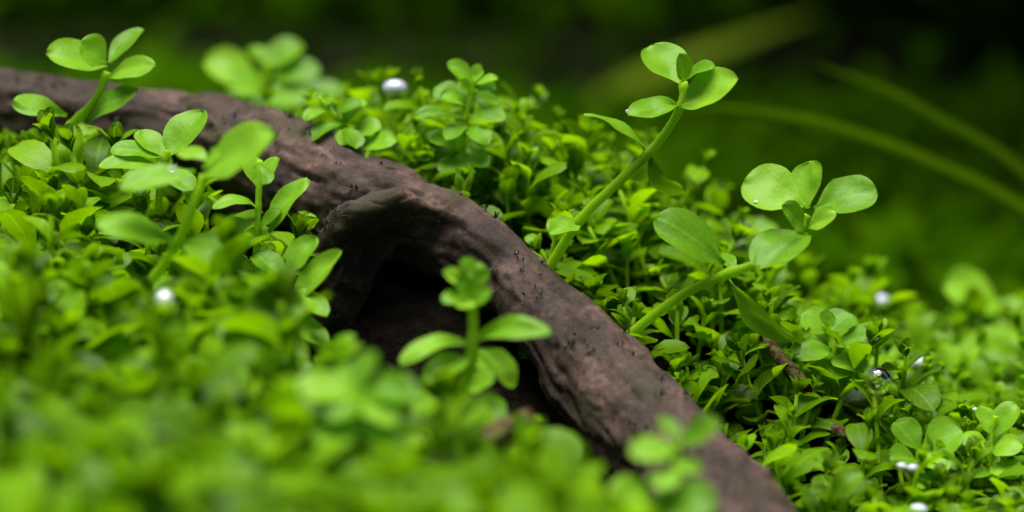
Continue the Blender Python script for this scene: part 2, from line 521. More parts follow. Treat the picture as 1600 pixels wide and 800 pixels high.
# ------------------------------------------------------------------ leaves
def leaf_verts(length, width, cup, arch, nu=8, nv=4, widest=0.58, wave=0.0, seed=0, tip=1.0):
    """a blade from the origin along +X, face up +Z, round-ended, narrowing to a short stalk. Returns verts, faces, uvs"""
    verts, faces, uvs = [], [], []
    k = math.log(0.5) / math.log(widest)
    for i in range(nu + 1):
        t = 0.5 - 0.5 * math.cos(math.pi * i / nu)
        q = t ** k
        hw = 0.5 * width * max(4 * q * (1 - q), 0.0) ** (0.5 * tip)
        if t < 0.35: hw *= 0.45 + 0.55 * (t / .35) ** 0.8          # tapering base
        hw = max(hw, 0.5 * width * (0.14 if t < 0.1 else 0.02))
        for j in range(nv + 1):
            s = j / nv * 2 - 1
            z = arch * length * 4 * t * (1 - t) + cup * abs(s) ** 1.6 * hw
            if wave: z += wave * length * noise.noise((t * 3.1 + seed * 7.7, s * 1.3, seed * 3.3))
            verts.append((t * length, s * hw, z)); uvs.append((t, j / nv))
    for i in range(nu):
        for j in range(nv):
            a = i * (nv + 1) + j
            faces.append((a, a + nv + 1, a + nv + 2, a + 1))
    return verts, faces, uvs


LEAF_LIB = []                                             # shared meshes of unit length
for q in range(12):
    w = [.56, .64, .52, .68, .58, .48, .66, .56, .70, .54, .62, .50][q]
    cup = random.uniform(-.15, .5); arch = random.uniform(.07, .20)
    v, f, u = leaf_verts(1, w, cup, arch, 7, 4, random.uniform(.52, .63), .05, q)
    LEAF_LIB.append((np.array(v), f, np.array(u), mesh_from('leaf', v, f, M_CARPET, u)))


def make_sprig(h, nodes, whorl, size, spread, rnd):
    """a small stem plant: list of (library leaf, matrix) and stem points; root at the origin"""
    lean = Vector((rnd.uniform(-.25, .25), rnd.uniform(-.25, .25), 0))
    pts = [Vector((0, 0, -0.004)) + Vector((lean.x * h * t * t, lean.y * h * t * t, h * t + .004 * t)) for t in (0, .25, .5, .75, 1)]
    path = spline(pts, 2)
    leaves = []
    phase = rnd.uniform(0, 6.28)
    for k in range(nodes):
        t = 0.22 + 0.78 * (k / (nodes - 1)) ** 0.8
        pos = Vector((lean.x * h * t * t, lean.y * h * t * t, h * t))
        top = k / (nodes - 1)
        ln = size * (0.85 + 0.35 * math.sin(math.pi * min(1, top * 1.15 + .1))) * (1.0 - 0.45 * top ** 3)
        elev = R(spread * (1 - top) + 52 * top ** 1.5 + rnd.uniform(-12, 12))
        phase += math.pi / whorl + rnd.uniform(-.25, .25)
        for w in range(whorl):
            if rnd.random() < 0.06 and k: continue
            az = phase + 2 * math.pi * w / whorl + rnd.uniform(-.15, .15)
            e = elev + R(rnd.uniform(-14, 14))
            L = ln * rnd.uniform(.82, 1.15)
            m = Matrix.Translation(pos) @ Matrix.Rotation(az, 4, 'Z') @ Matrix.Rotation(-e, 4, 'Y') @ Matrix.Rotation(rnd.uniform(-.35, .35), 4, 'X') @ Matrix.Diagonal((L, L, L, 1))
            leaves.append((rnd.randrange(len(LEAF_LIB)), m))
    for w in range(2):                                    # the folded tip
        L = size * .42
        m = Matrix.Translation(pts[-1]) @ Matrix.Rotation(phase + 1.3 + math.pi * w, 4, 'Z') @ Matrix.Rotation(-R(72), 4, 'Y') @ Matrix.Diagonal((L, L, L, 1))
        leaves.append((rnd.randrange(len(LEAF_LIB)), m))
    n = len(path)
    sv, sf, su = tube(path, [0.00042 * (1 - .35 * i / n) for i in range(n)], 5)
    return dict(leaves=leaves, stem=(np.array([tuple(v) for v in sv]), sf, np.array(su)), stem_mesh=mesh_from('stem', sv, sf, M_STEM, su), h=h)


rnd = random.Random(5)
SPRIGS = [make_sprig(rnd.uniform(.010, .0165), rnd.choice([4, 4, 5]), rnd.choice([2, 2, 3]), rnd.uniform(.0056, .0072), rnd.uniform(5, 28), rnd) for _ in range(16)]

# keep-clear outlines (photo pixels): what must stay open so that the wood and the hollow under it are seen
CLEAR = [
    [(325, 150), (440, 195), (560, 250), (690, 300), (800, 380), (900, 470), (1000, 560), (1100, 640), (1215, 780), (1260, 860), (1060, 860), (960, 765), (890, 690), (860, 610), (850, 560),
     (760, 560), (640, 590), (560, 560), (545, 470), (500, 370), (460, 330), (400, 300), (340, 290)],
    [(585, 650), (800, 630), (810, 690), (600, 735)],
    [(-100, 100), (330, 140), (330, 190), (110, 190), (-100, 170)],
]


def inside(poly, x, y):
    c = False
    j = len(poly) - 1
    for i in range(len(poly)):
        (xi, yi), (xj, yj) = poly[i], poly[j]
        if (yi > y) != (yj > y) and x < (xj - xi) * (y - yi) / (yj - yi) + xi: c = not c
        j = i
    return c


WOODXY = WPN[:, :2]
plants = []                                               # (matrix, sprig index, zone)
rnd = random.Random(23)
def spacing(x, y):
    k = int(((WOODXY - (x, y)) ** 2).sum(1).argmin())
    return .0068 if y < WOODXY[k, 1] else (.0050 if y < .455 else .0095)


y = 0.265
while y < 0.55:
    half = 0.115 * (y / .4) + 0.012
    x = -half
    while x < half:
        STEP = spacing(x, y)
        bx, by = x + rnd.uniform(-.6, .6) * STEP, y + rnd.uniform(-.6, .6) * STEP
        x += STEP * (1 if y > .34 else .8)
        if rnd.random() < .10: continue
        z = soil_z(bx, by)
        i = rnd.randrange(len(SPRIGS))
        s = rnd.uniform(.82, 1.2)
        # distance to the driftwood seen from above: front or behind
        k = int(((WOODXY - (bx, by)) ** 2).sum(1).argmin())
        front = by < WOODXY[k, 1]
        s *= (1.5 if by > .36 else 1.8) if front else (1.08 if by < .455 else (1.35 if bx > .05 else 1.1))
        base = Vector((bx, by, z))
        if in_wood(base + Vector((0, 0, .004)), 1.05) or in_wood(base + Vector((0, 0, .010)), 1.0): continue
        tilt = Matrix.Rotation(rnd.gauss(0, .22), 4, 'X') @ Matrix.Rotation(rnd.gauss(0, .22), 4, 'Y')
        m = Matrix.Translation(base) @ tilt @ Matrix.Rotation(rnd.uniform(0, 6.283), 4, 'Z') @ Matrix.Diagonal((s, s, s, 1))
        tx, ty, td = project(m @ Vector((0, 0, SPRIGS[i]['h'])))
        if front and any(inside(pl, tx + ox, ty + oy) for pl in CLEAR for ox, oy in ((0, 0), (75, 0), (40, 0), (-45, 0), (0, -30), (50, -30))):
            continue
        if front:                                         # the carpet grows in clumps with gaps between
            if td < .345:
                if rnd.random() < .15: continue
            if noise.noise((bx * 75, by * 75, 3.3)) < -.22 and rnd.random() < .75: continue
        elif noise.noise((bx * 110, by * 110, 8.1)) < -.3 and rnd.random() < .6: continue
        if tx > 1130 and td < .358: continue
        if 430 < tx < 900 and 380 < ty < 640 and td < .36 and ty < 600: continue
        zone = 'front' if front else ('far' if td > .455 else 'behind')
        plants.append((m, i, zone))
    y += .0058 if y < .47 else .008

# which of them show largest: splat every leaf as a disc into a small depth buffer
BW, BH = 400, 200
zb = np.full((BH, BW), 9.0); own = np.full((BH, BW), -1, dtype=np.int32)
yy, xx = np.mgrid[0:BH, 0:BW]
for n, (m, i, zone) in enumerate(plants):
    for li, lm in SPRIGS[i]['leaves']:
        c = m @ lm @ Vector((.55, 0, 0))
        a, b, d = project(c)
        if not (-20 < a < 1620 and -20 < b < 820): continue
        r = (m @ lm).to_scale().x * .34 / px_m(d) / 4
        a, b = a / 4, b / 4
        x0, x1, y0, y1 = max(int(a - r), 0), min(int(a + r) + 2, BW), max(int(b - r), 0), min(int(b + r) + 2, BH)
        if x0 >= x1 or y0 >= y1: continue
        w = (((xx[y0:y1, x0:x1] - a) ** 2 + (yy[y0:y1, x0:x1] - b) ** 2) < r * r) & (zb[y0:y1, x0:x1] > d)
        zb[y0:y1, x0:x1][w] = d; own[y0:y1, x0:x1][w] = n
count = np.bincount(own[own >= 0].ravel(), minlength=len(plants))
single = set(int(k) for k in np.argsort(-count)[:292] if count[k] > 0)

# landmarks a viewer can find; each plant is named by the landmark next to it, the side, and its rank on that side
MARKS = [('the white carpet bubble', 257, 469), ('the driftwood stub', 600, 350), ('the knob-topped sprig', 730, 440), ('the star-shaped sprig', 560, 600),
         ('the three-leaved sprig', 1060, 690), ('the pale broad blurred leaf', 375, 240), ('the upper driftwood end plant', 150, 100), ('the pointed leaf beside the stub', 500, 430),
         ('the dark upright paddle leaf', 290, 210), ('the narrow yellow-green leaf', 268, 668), ('the left bottom corner', 0, 800), ('the bottom middle of the picture', 760, 800), ('the left edge of the picture', 0, 400), ('the sunken branch', 690, 705),
         ('the upright slope-top sprig', 735, 160), ('the sprig leaning over the driftwood', 530, 195), ('the tall slender plant', 960, 290), ('the large ovate leaf', 1075, 370),
         ('the leaning broad-leaved plant', 1060, 470), ('the speckled twig', 1240, 580), ('the large clear bubble', 1371, 597), ('the notched round leaves', 1440, 680),
         ('the curled leaf sprig', 1555, 650), ('the lower driftwood end', 1150, 760), ('the lilac blurred bubble', 1434, 567), ('the pale round far leaf', 1520, 460), ('the right bottom corner', 1600, 800),
         ('the white bubble above the slope', 617, 136), ('the middle of the driftwood', 850, 440), ('the oval leaves behind the twig', 1320, 530), ('the right edge of the picture', 1600, 600), ('the bottom right stretch', 1300, 800)]
GROUP = {'front': 'carpet plants in front of the driftwood', 'behind': 'carpet plants on the slope behind the driftwood', 'far': 'blurred carpet plants far behind the slope'}
LOOK = {'front': 'blurred green carpet plant', 'behind': 'small oval-leaved carpet plant', 'far': 'faint blurred carpet plant'}
ORD = ['nearest', 'second nearest', 'third nearest', 'fourth nearest', 'fifth nearest', 'sixth nearest', 'seventh nearest', 'eighth nearest', 'ninth nearest', 'tenth nearest', 'eleventh nearest']
cells = {}
for n in sorted(single):
    m, i, zone = plants[n]
    tx, ty, td = project(m @ Vector((0, 0, SPRIGS[i]['h'])))
    dist, k = min((math.hypot(tx - a, ty - b), q) for q, (nm, a, b) in enumerate(MARKS))
    dx, dy = tx - MARKS[k][1], ty - MARKS[k][2]
    side = ('to the right of' if dx > 0 else 'to the left of') if abs(dx) > abs(dy) else ('below' if dy > 0 else 'above')
    cells.setdefault((k, side, zone), []).append((dist, n))
LABEL = {}
for (k, side, zone), lst in cells.items():
    for q, (dist, n) in enumerate(sorted(lst)):
        if q < len(ORD): LABEL[n] = '%s %s %s, %s' % (LOOK[zone], side, MARKS[k][0], ORD[q])
        else: LABEL[n] = '%s %s %s, farther off' % (LOOK[zone], side, MARKS[k][0])
for n in sorted(single):
    m, i, zone = plants[n]
    root = link('carpet_plant', None, None, m)
    root.empty_display_size = 0.003
    tag(root, LABEL[n], 'plant', GROUP[zone])
    link('stem', SPRIGS[i]['stem_mesh'], root)
    for li, lm in SPRIGS[i]['leaves']:
        link('leaf', LEAF_LIB[li][3], root, lm)

# the rest of the carpet, one mass for each zone
for zone in ('front', 'behind', 'far'):
    V, F, U, MI = [], [], [], []
    off = 0
    for n, (m, i, z_) in enumerate(plants):
        if n in single or z_ != zone: continue
        pieces = [(SPRIGS[i]['stem'], m, 1)] + [(LEAF_LIB[li][:3], m @ lm, 0) for li, lm in SPRIGS[i]['leaves']]
        for (v, f, u), mm, mi in pieces:
            a = np.array(mm)
            V.append(v @ a[:3, :3].T + a[:3, 3]); U.append(u)
            F += [tuple(q + off for q in fc) for fc in f]; MI += [mi] * len(f)
            off += len(v)
    if not V: continue
    me = mesh_from('carpet_foliage', np.vstack(V).tolist(), F, M_CARPET, np.vstack(U))
    me.materials.append(M_STEM)
    me.polygons.foreach_set('material_index', MI)
    tag(link('carpet_foliage', me), {'front': 'dense green carpet foliage filling the gaps in front of the driftwood', 'behind': 'dense green carpet foliage filling the slope behind the driftwood',
                                     'far': 'blurred green carpet foliage far behind the slope'}[zone], 'foliage', None, 'stuff')


# ------------------------------------------------------------------ single plants, leaf by leaf
CAMDIR = -FWD


def placed_leaf(root, base, tip, w, ang, arch=.06, cup=.2, mat=None, widest=.55, name='leaf', wave=.07, tipf=1.0):
    """base and tip are world points; w is the visible width in photo pixels; ang turns the face from the viewer (0) to the sky (90); negative shows the underside"""
    if ang > 0: ang = max(ang, 30 + .45 * ang)
    X = (tip - base); L = X.length; X.normalize()
    c = (CAMDIR - X * CAMDIR.dot(X)).normalized()
    u = X.cross(c)
    if u.z < 0: u = -u
    Z = (c * math.cos(R(ang)) + u * math.sin(R(ang))).normalized()
    Y = Z.cross(X)
    d = (base - CAM_POS).dot(FWD)
    width = min(w * px_m(d) / max(abs(math.cos(R(ang))), .3), L * 1.3)
    v, f, uv = leaf_verts(L, width, cup, arch, 14, 8, widest, wave, random.random() * 50, tipf)
    M = Matrix((X, Y, Z)).transposed().to_4x4()
    M.translation = base - root.location
    return link(name, mesh_from('leaf', v, f, mat or M_LARGE, uv), root, M)


def hero(name, label, cat, stem, leaves, r0=7, r1=5, mat=None, group=None, dz=0.0):
    """stem: (px, py, depth) from the root up. leaves: (base x, y, tip x, y, depth at base, depth change to the tip, width, angle, arch, cup)"""
    stem = [(a, b, d + dz) for a, b, d in stem]
    leaves = [(*lf[:4], lf[4] + dz, *lf[5:]) for lf in leaves]
    pts = [P(*s) for s in stem]
    root = link(name, None)
    root.location = pts[0]
    root.empty_display_size = .004
    tag(root, label, cat, group)
    path = spline([p - root.location for p in pts], 9)
    n = len(path)
    d = stem[0][2]
    knots = [min(range(n), key=lambda i: (path[i] + root.location - P(lf[0], lf[1], lf[4])).length) for lf in leaves]
    rad = [px_m(d) * (r0 + (r1 - r0) * i / n) * (1 + .22 * min(1, sum(math.exp(-((i - k) / 1.1) ** 2) for k in set(knots)))) * (1 + .10 * noise.noise((i * .7, d * 99, n))) for i in range(n)]
    sv, sf, su = tube(path, rad, 10)
    link('stem', mesh_from('stem', sv, sf, M_STEM, su), root)
    for lf in leaves:
        bx, by, tx, ty, dd, dt, w, ang, arch, cup = lf[:10]
        placed_leaf(root, P(bx, by, dd), P(tx, ty, dd + dt), w, ang, arch, cup, mat, *(lf[10:11] or ()))
    return root


hero('stem_plant', 'tall slender plant with round crown leaves leaning right above the slope', 'plant',
     [(835, 455, .409), (862, 412, .407), (905, 345, .404), (960, 290, .402), (1012, 241, .401), (1045, 200, .401), (1066, 160, .401), (1068, 128, .402)],
     [(1010, 238, 912, 178, .401, .002, 15, 72, .13, .1), (1016, 242, 1074, 304, .401, .003, 24, -62, .20, .1),
      (1062, 163, 982, 180, .401, -.006, 32, 30, .05, .2), (1066, 166, 1153, 124, .399, -.005, 52, 40, .05, .25, .48),
      (1068, 134, 1016, 72, .402, .004, 68, 5, .02, .2, .60), (1062, 130, 1116, 104, .400, -.004, 18, 66, .06, .3),
      (1068, 128, 1060, 84, .399, -.002, 30, 20, .05, .3), (906, 352, 857, 364, .404, -.004, 30, 40, .1, .2)], 8.5, 6.5)
hero('stem_plant', 'plant with broad round leaves leaning right over the slope in front of the dark gap', 'plant',
     [(960, 550, .404), (985, 522, .402), (1060, 465, .400), (1130, 430, .398), (1190, 408, .397), (1240, 372, .396), (1260, 335, .396)],
     [(1132, 412, 1024, 342, .398, -.002, 66, 22, .04, .25, .60), (1140, 432, 1240, 530, .398, -.004, 30, -58, .10, .2),
      (1266, 366, 1180, 420, .396, -.006, 58, 35, .08, .2), (1256, 322, 1162, 282, .396, .002, 78, 5, .04, .2, .62),
      (1272, 326, 1371, 300, .396, -.002, 60, 28, .05, .2, .58), (1262, 326, 1266, 252, .398, .003, 46, 30, .02, .25, .6),
      (1254, 358, 1222, 320, .394, -.003, 34, 20, .05, .3), (1264, 356, 1306, 332, .395, -.003, 28, 30, .05, .2),
      (1150, 425, 1110, 400, .402, .006, 22, 50, .1, .2)], 8.5, 6)
hero('stem_plant', 'blurred plant with paddle leaves standing before the driftwood at its upper end', 'plant',
     [(60, 262, .424), (80, 232, .422), (112, 195, .42), (150, 155, .42), (168, 112, .42)],
     [(166, 104, 72, 84, .42, -.004, 50, 25, .04, .2, .58), (166, 100, 126, 66, .416, -.003, 46, 15, .03, .25, .6), (170, 98, 223, 44, .42, .003, 32, 30, .04, .2),
      (168, 122, 242, 104, .42, -.004, 34, 35, .06, .2, .6), (132, 192, 216, 140, .42, -.003, 36, 35, .06, .2), (104, 182, 20, 160, .421, -.004, 34, 30, .05, .2, .6)], 8, 6)
hero('stem_plant', 'large blurred plant with a pale broad top leaf over the carpet before the driftwood', 'plant',
     [(160, 540, .366), (190, 490, .364), (235, 440, .36), (275, 385, .357), (302, 320, .355), (320, 275, .355)],
     [(318, 280, 432, 214, .355, -.004, 62, 50, .05, .2, .58), (326, 252, 278, 236, .356, .003, 24, 35, .06, .2), (304, 268, 188, 296, .355, -.005, 40, 30, .06, .2, .58),
      (276, 380, 150, 352, .357, -.006, 40, 40, .08, .2, .58), (286, 378, 372, 424, .357, -.005, 56, 30, .10, .2, .6), (316, 262, 350, 238, .352, -.004, 22, 50, .06, .2)], 9, 7, dz=.013)
hero('stem_plant', 'plant with a dark green upright paddle leaf in front of the driftwood', 'plant',
     [(248, 330, .402), (250, 290, .401), (258, 250, .40), (262, 235, .40)],
     [(258, 250, 318, 172, .40, .003, 56, 18, .03, .2, .6), (256, 248, 216, 204, .40, .002, 34, 25, .04, .25, .6), (252, 262, 154, 262, .40, -.005, 28, 48, .10, .2),
      (254, 246, 172, 236, .40, -.002, 26, 50, .10, .2), (256, 270, 300, 300, .40, -.005, 30, 40, .1, .2)], 6, 5)
hero('stem_plant', 'plant with pale pointed upright leaf and arching leaves against the driftwood', 'plant',
     [(398, 430, .398), (402, 370, .397), (404, 310, .397), (406, 250, .397)],
     [(420, 364, 480, 278, .396, .001, 34, 25, .04, .3, .48), (402, 325, 332, 326, .397, -.004, 16, 62, .20, .1), (404, 300, 388, 240, .397, .003, 34, 30, .05, .2, .6),
      (406, 296, 432, 245, .397, .003, 30, 35, .05, .2), (404, 360, 440, 330, .397, -.002, 20, 45, .1, .2), (402, 372, 350, 352, .397, -.004, 24, 45, .12, .2), (406, 256, 412, 288, .394, -.004, 30, 10, .05, .2)], 5.5, 4)
hero('stem_plant', 'plant with two pointed leaves rising beside the driftwood stub', 'plant',
     [(430, 560, .385), (436, 500, .386), (446, 450, .387), (452, 420, .387)],
     [(450, 432, 494, 370, .387, .001, 40, 30, .05, .25, .55), (458, 474, 534, 392, .386, -.002, 34, 25, .04, .3, .5), (446, 440, 396, 398, .387, .002, 36, 38, .08, .2, .58),
      (440, 470, 370, 480, .386, -.005, 32, 45, .12, .2), (444, 462, 512, 492, .386, -.004, 30, 45, .12, .2), (438, 500, 380, 530, .385, -.004, 34, 40, .12, .2), (440, 510, 512, 540, .385, -.004, 32, 42, .14, .2)], 6, 5)
hero('stem_plant', 'blurred sprig with a round knob of young leaves before the dark hollow', 'plant',
     [(716, 690, .362), (722, 620, .362), (736, 560, .362), (739, 500, .362), (732, 430, .362)],
     [(736, 466, 690, 470, .362, -.003, 24, 20, .08, .3, .6), (734, 450, 692, 424, .362, -.002, 24, 20, .06, .3, .6), (738, 470, 762, 420, .362, -.002, 24, 15, .05, .3, .6),
      (732, 430, 724, 402, .362, 0, 26, 15, .05, .3, .6), (736, 470, 716, 480, .359, -.003, 28, 10, .05, .3, .6), (734, 440, 752, 412, .362, .001, 28, 20, .05, .3, .6), (736, 460, 712, 436, .359, -.002, 30, 15, .05, .3, .6), (740, 478, 766, 450, .360, -.001, 24, 15, .05, .3, .6),
      (737, 540, 624, 566, .362, -.005, 27, 44, .16, .2, .52), (741, 536, 862, 522, .362, -.005, 31, 44, .15, .2, .52), (742, 545, 806, 600, .364, .003, 40, 20, .10, .2, .6),
      (734, 560, 664, 598, .361, -.004, 40, 30, .10, .2), (728, 610, 772, 590, .36, -.003, 30, 35, .08, .2, .6), (726, 620, 680, 650, .36, -.003, 40, 25, .08, .2, .6), (724, 630, 786, 660, .36, -.003, 48, 25, .08, .2, .6),
      (728, 570, 768, 570, .366, .003, 30, 35, .08, .2)], 9.5, 8)
hero('stem_plant', 'blurred three-leaved sprig standing out against the lower end of the driftwood', 'plant',
     [(1010, 860, .325), (1030, 790, .325), (1052, 740, .325), (1060, 690, .325)],
     [(1060, 694, 1124, 660, .325, -.003, 34, 30, .05, .2), (1058, 700, 984, 712, .325, -.003, 40, 32, .06, .2, .58), (1060, 690, 1032, 652, .325, .002, 26, 25, .04, .2), (1054, 735, 1030, 765, .323, -.003, 40, 20, .08, .2, .6), (1056, 720, 1090, 740, .325, -.003, 30, 40, .08, .2),
      (1030, 790, 1120, 790, .323, -.004, 60, 25, .08, .2, .6), (1030, 792, 950, 770, .323, -.003, 50, 30, .08, .2, .6)], 9, 7)
hero('stem_plant', 'upright many-leaved sprig topping the slope behind the driftwood', 'plant',
     [(718, 290, .428), (722, 250, .427), (726, 200, .426), (735, 155, .426), (742, 118, .426)],
     [(740, 132, 699, 97, .426, 0, 27, 22, .04, .3, .6), (742, 126, 750, 100, .426, 0, 18, 20, .04, .3, .6), (742, 132, 778, 124, .426, -.003, 14, 55, .08, .2),
      (740, 142, 776, 140, .426, -.002, 18, 50, .14, .2), (734, 160, 678, 138, .427, .002, 36, 20, .04, .2, .6), (732, 165, 688, 150, .424, -.003, 22, 45, .12, .2), (736, 158, 778, 160, .427, .002, 30, 25, .05, .2, .6),
      (728, 188, 648, 180, .426, -.004, 16, 58, .12, .2), (730, 184, 790, 186, .426, -.003, 28, 38, .10, .2, .58), (728, 195, 700, 220, .424, -.004, 26, 35, .10, .2), (728, 200, 760, 226, .424, -.004, 30, 30, .12, .2, .6),
      (724, 228, 668, 220, .426, -.003, 28, 40, .12, .2), (724, 232, 784, 218, .427, .002, 30, 32, .08, .2, .6), (722, 252, 690, 272, .425, -.003, 28, 38, .1, .2), (722, 250, 764, 258, .425, -.003, 28, 40, .12, .2),
      (736, 148, 716, 128, .424, -.002, 20, 25, .05, .3, .6), (740, 124, 756, 112, .424, -.002, 16, 30, .05, .3)], 5, 3.5)
hero('stem_plant', 'sprig leaning over the upper edge of the driftwood from the slope behind', 'plant',
     [(590, 262, .428), (566, 232, .426), (536, 196, .424), (508, 164, .424), (498, 152, .424)],
     [(502, 160, 490, 146, .424, 0, 22, 20, .04, .3, .6), (506, 164, 520, 150, .424, 0, 18, 30, .04, .3), (512, 172, 476, 188, .424, -.003, 20, 45, .12, .2), (520, 180, 566, 162, .425, -.002, 22, 42, .1, .2),
      (534, 194, 478, 222, .423, -.003, 24, 42, .12, .2), (536, 196, 572, 158, .424, .001, 24, 40, .1, .2), (540, 200, 556, 232, .422, -.003, 28, 30, .1, .2, .58), (548, 210, 596, 198, .425, -.001, 30, 35, .1, .2, .58),
      (560, 224, 520, 220, .423, -.003, 24, 40, .1, .2), (566, 232, 620, 222, .424, -.003, 30, 36, .1, .2, .6), (570, 238, 566, 262, .421, -.002, 28, 30, .1, .2)], 4.5, 3.5)
hero('stem_plant', 'strongly blurred leafy plant rising behind the upper part of the driftwood', 'plant',
     [(420, 230, .505), (416, 180, .505), (412, 130, .505), (420, 96, .505)],
     [(410, 128, 318, 98, .505, -.004, 58, 22, .05, .2, .6), (416, 110, 470, 66, .505, .002, 44, 25, .05, .2, .58), (420, 124, 500, 110, .505, -.002, 40, 30, .06, .2, .58), (414, 140, 350, 136, .503, -.004, 44, 30, .08, .2),
      (416, 150, 480, 160, .503, -.004, 46, 30, .1, .2), (418, 175, 540, 140, .505, .002, 44, 32, .08, .2, .58), (416, 180, 360, 176, .503, -.003, 40, 30, .08, .2), (412, 100, 396, 72, .505, .002, 30, 25, .05, .2)], 7, 5)
hero('stem_plant', 'plant carrying two pale round notched leaves near the big clear bubble', 'plant',
     [(1425, 790, .392), (1432, 745, .393), (1438, 705, .394)],
     [(1438, 704, 1396, 660, .394, .001, 44, 22, .04, .3, .62), (1440, 704, 1504, 672, .394, -.002, 54, 24, .06, .2, .6), (1436, 712, 1480, 735, .393, -.004, 36, 35, .1, .2), (1434, 720, 1390, 720, .393, -.004, 34, 38, .12, .2), (1430, 745, 1470, 770, .392, -.004, 40, 35, .1, .2)], 6, 5)
hero('stem_plant', 'sprig with upright curled leaf at the far lower end of the slope', 'plant',
     [(1548, 780, .395), (1546, 730, .396), (1548, 680, .397), (1556, 650, .397)],
     [(1552, 684, 1528, 636, .397, .001, 34, 22, .04, .3, .6), (1554, 682, 1588, 630, .397, .001, 34, 20, .04, .3, .58), (1548, 700, 1500, 690, .396, -.004, 24, 45, .12, .2), (1550, 704, 1598, 700, .396, -.004, 30, 40, .12, .2),
      (1546, 732, 1506, 742, .395, -.004, 32, 38, .12, .2), (1548, 730, 1592, 745, .395, -.004, 34, 38, .12, .2)], 5, 4)
hero('stem_plant', 'plant with overlapping oval leaves on the slope just behind the twig', 'plant',
     [(1290, 620, .412), (1296, 575, .413), (1300, 535, .414), (1290, 505, .414)],
     [(1302, 540, 1390, 526, .414, -.003, 40, 30, .07, .2, .6), (1292, 520, 1252, 492, .414, 0, 44, 25, .05, .2, .6), (1294, 520, 1330, 490, .414, .002, 40, 25, .05, .2, .6), (1298, 545, 1240, 560, .412, -.004, 36, 38, .1, .2), (1298, 560, 1350, 580, .412, -.004, 38, 36, .12, .2), (1290, 510, 1300, 488, .412, -.001, 28, 25, .05, .2)], 6, 5)
hero('stem_plant', 'strongly blurred plant with single pale round leaf far behind the clear bubble', 'plant',
     [(1545, 600, .52), (1540, 560, .52), (1534, 510, .52), (1530, 480, .52)],
     [(1570, 486, 1474, 446, .50, -.003, 66, 40, .04, .2, .6), (1540, 530, 1610, 470, .52, .002, 44, 28, .06, .2), (1486, 604, 1598, 526, .47, -.004, 70, 40, .05, .2, .55), (1540, 548, 1480, 540, .518, -.004, 44, 30, .1, .2)], 7, 5)
hero('stem_plant', 'blurred plant glimpsed between the two leaning plants above the slope', 'plant',
     [(1180, 450, .47), (1178, 410, .47), (1176, 370, .47), (1172, 340, .47)],
     [(1174, 372, 1140, 340, .47, 0, 34, 25, .05, .2, .6), (1176, 368, 1210, 352, .47, .002, 34, 28, .06, .2), (1178, 400, 1130, 392, .468, -.003, 34, 35, .08, .2), (1178, 405, 1225, 420, .468, -.003, 34, 35, .1, .2)], 5, 4)

hero('stem_plant', 'blurred star-shaped sprig spreading broad leaves below the driftwood stub', 'plant',
     [(560, 800, .318), (562, 720, .318), (565, 650, .318), (562, 610, .318)],
     [(562, 612, 655, 618, .318, -.003, 44, 40, .08, .2, .55), (560, 614, 460, 610, .318, -.003, 46, 40, .08, .2, .58), (562, 610, 580, 548, .318, .002, 44, 25, .05, .2, .55), (562, 618, 520, 660, .317, -.004, 46, 30, .1, .2), (564, 622, 615, 665, .317, -.004, 46, 30, .1, .2),
      (562, 612, 530, 572, .318, .002, 36, 30, .05, .2), (565, 660, 630, 690, .318, -.004, 50, 35, .1, .2), (564, 664, 490, 690, .318, -.004, 50, 35, .1, .2)], 8, 6)
hero('stem_plant', 'blurred sprig with one narrow bright yellow-green leaf low in the front carpet', 'plant',
     [(232, 790, .33), (238, 740, .33), (243, 700, .33), (248, 670, .33)],
     [(243, 694, 298, 642, .33, .001, 24, 30, .04, .3, .5), (243, 700, 190, 690, .33, -.003, 40, 35, .1, .2), (240, 730, 300, 735, .329, -.003, 46, 35, .1, .2), (240, 735, 180, 745, .329, -.003, 44, 35, .1, .2), (248, 674, 236, 640, .33, .002, 30, 30, .05, .2)], 7, 5)

# ------------------------------------------------------------------ long grass blades, twigs, a dead leaf
def blade(label, pts, w, group=None):
    path = spline([P(*p) for p in pts], 10)
    v, f, u = [], [], []
    n = len(path)
    for i, p in enumerate(path):
        t = (path[min(i + 1, n - 1)] - path[max(i - 1, 0)]).normalized()
        side = t.cross(CAMDIR).normalized()
        side = (side * .75 + CAMDIR * .66).normalized()
        nr = side.cross(t).normalized()
        k = i / (n - 1)
        hw = w * px_m(pts[0][2]) * .5 * min(1, (1 - k) * 3.2 + .05) / .75
        for s, z in ((-1, 0), (0, -.22), (1, 0), (0, -.02)):
            v.append(p + side * s * hw + nr * z * hw * 1.0); u.append((k, s * .5 + .5))
    for i in range(n - 1):
        for k in range(4):
            a, b = i * 4 + k, i * 4 + (k + 1) % 4
            f.append((a, b, b + 4, a + 4))
    return tag(link('grass_blade', mesh_from('grass_blade', v, f, M_BLADE, u)), label, 'grass blade', group)


blade('upper of two long olive grass blades arching across the dark background', [(2150, 900, .53), (1900, 560, .53), (1600, 275, .53), (1450, 182, .53), (1360, 134, .53), (1270, 98, .53)], 23, 'long grass blades in the dark background')
blade('lower of two long olive grass blades arching across the dark background', [(2250, 980, .52), (1950, 600, .52), (1620, 345, .52), (1450, 255, .52), (1300, 202, .52), (1150, 172, .52), (1060, 175, .52)], 25, 'long grass blades in the dark background')
blade('wide faint grass blade slanting up behind the tall slender plant', [(700, 420, 1.05), (840, 260, 1.05), (960, 150, 1.05), (1120, 80, 1.05), (1280, 20, 1.05)], 42, 'long grass blades in the dark background')


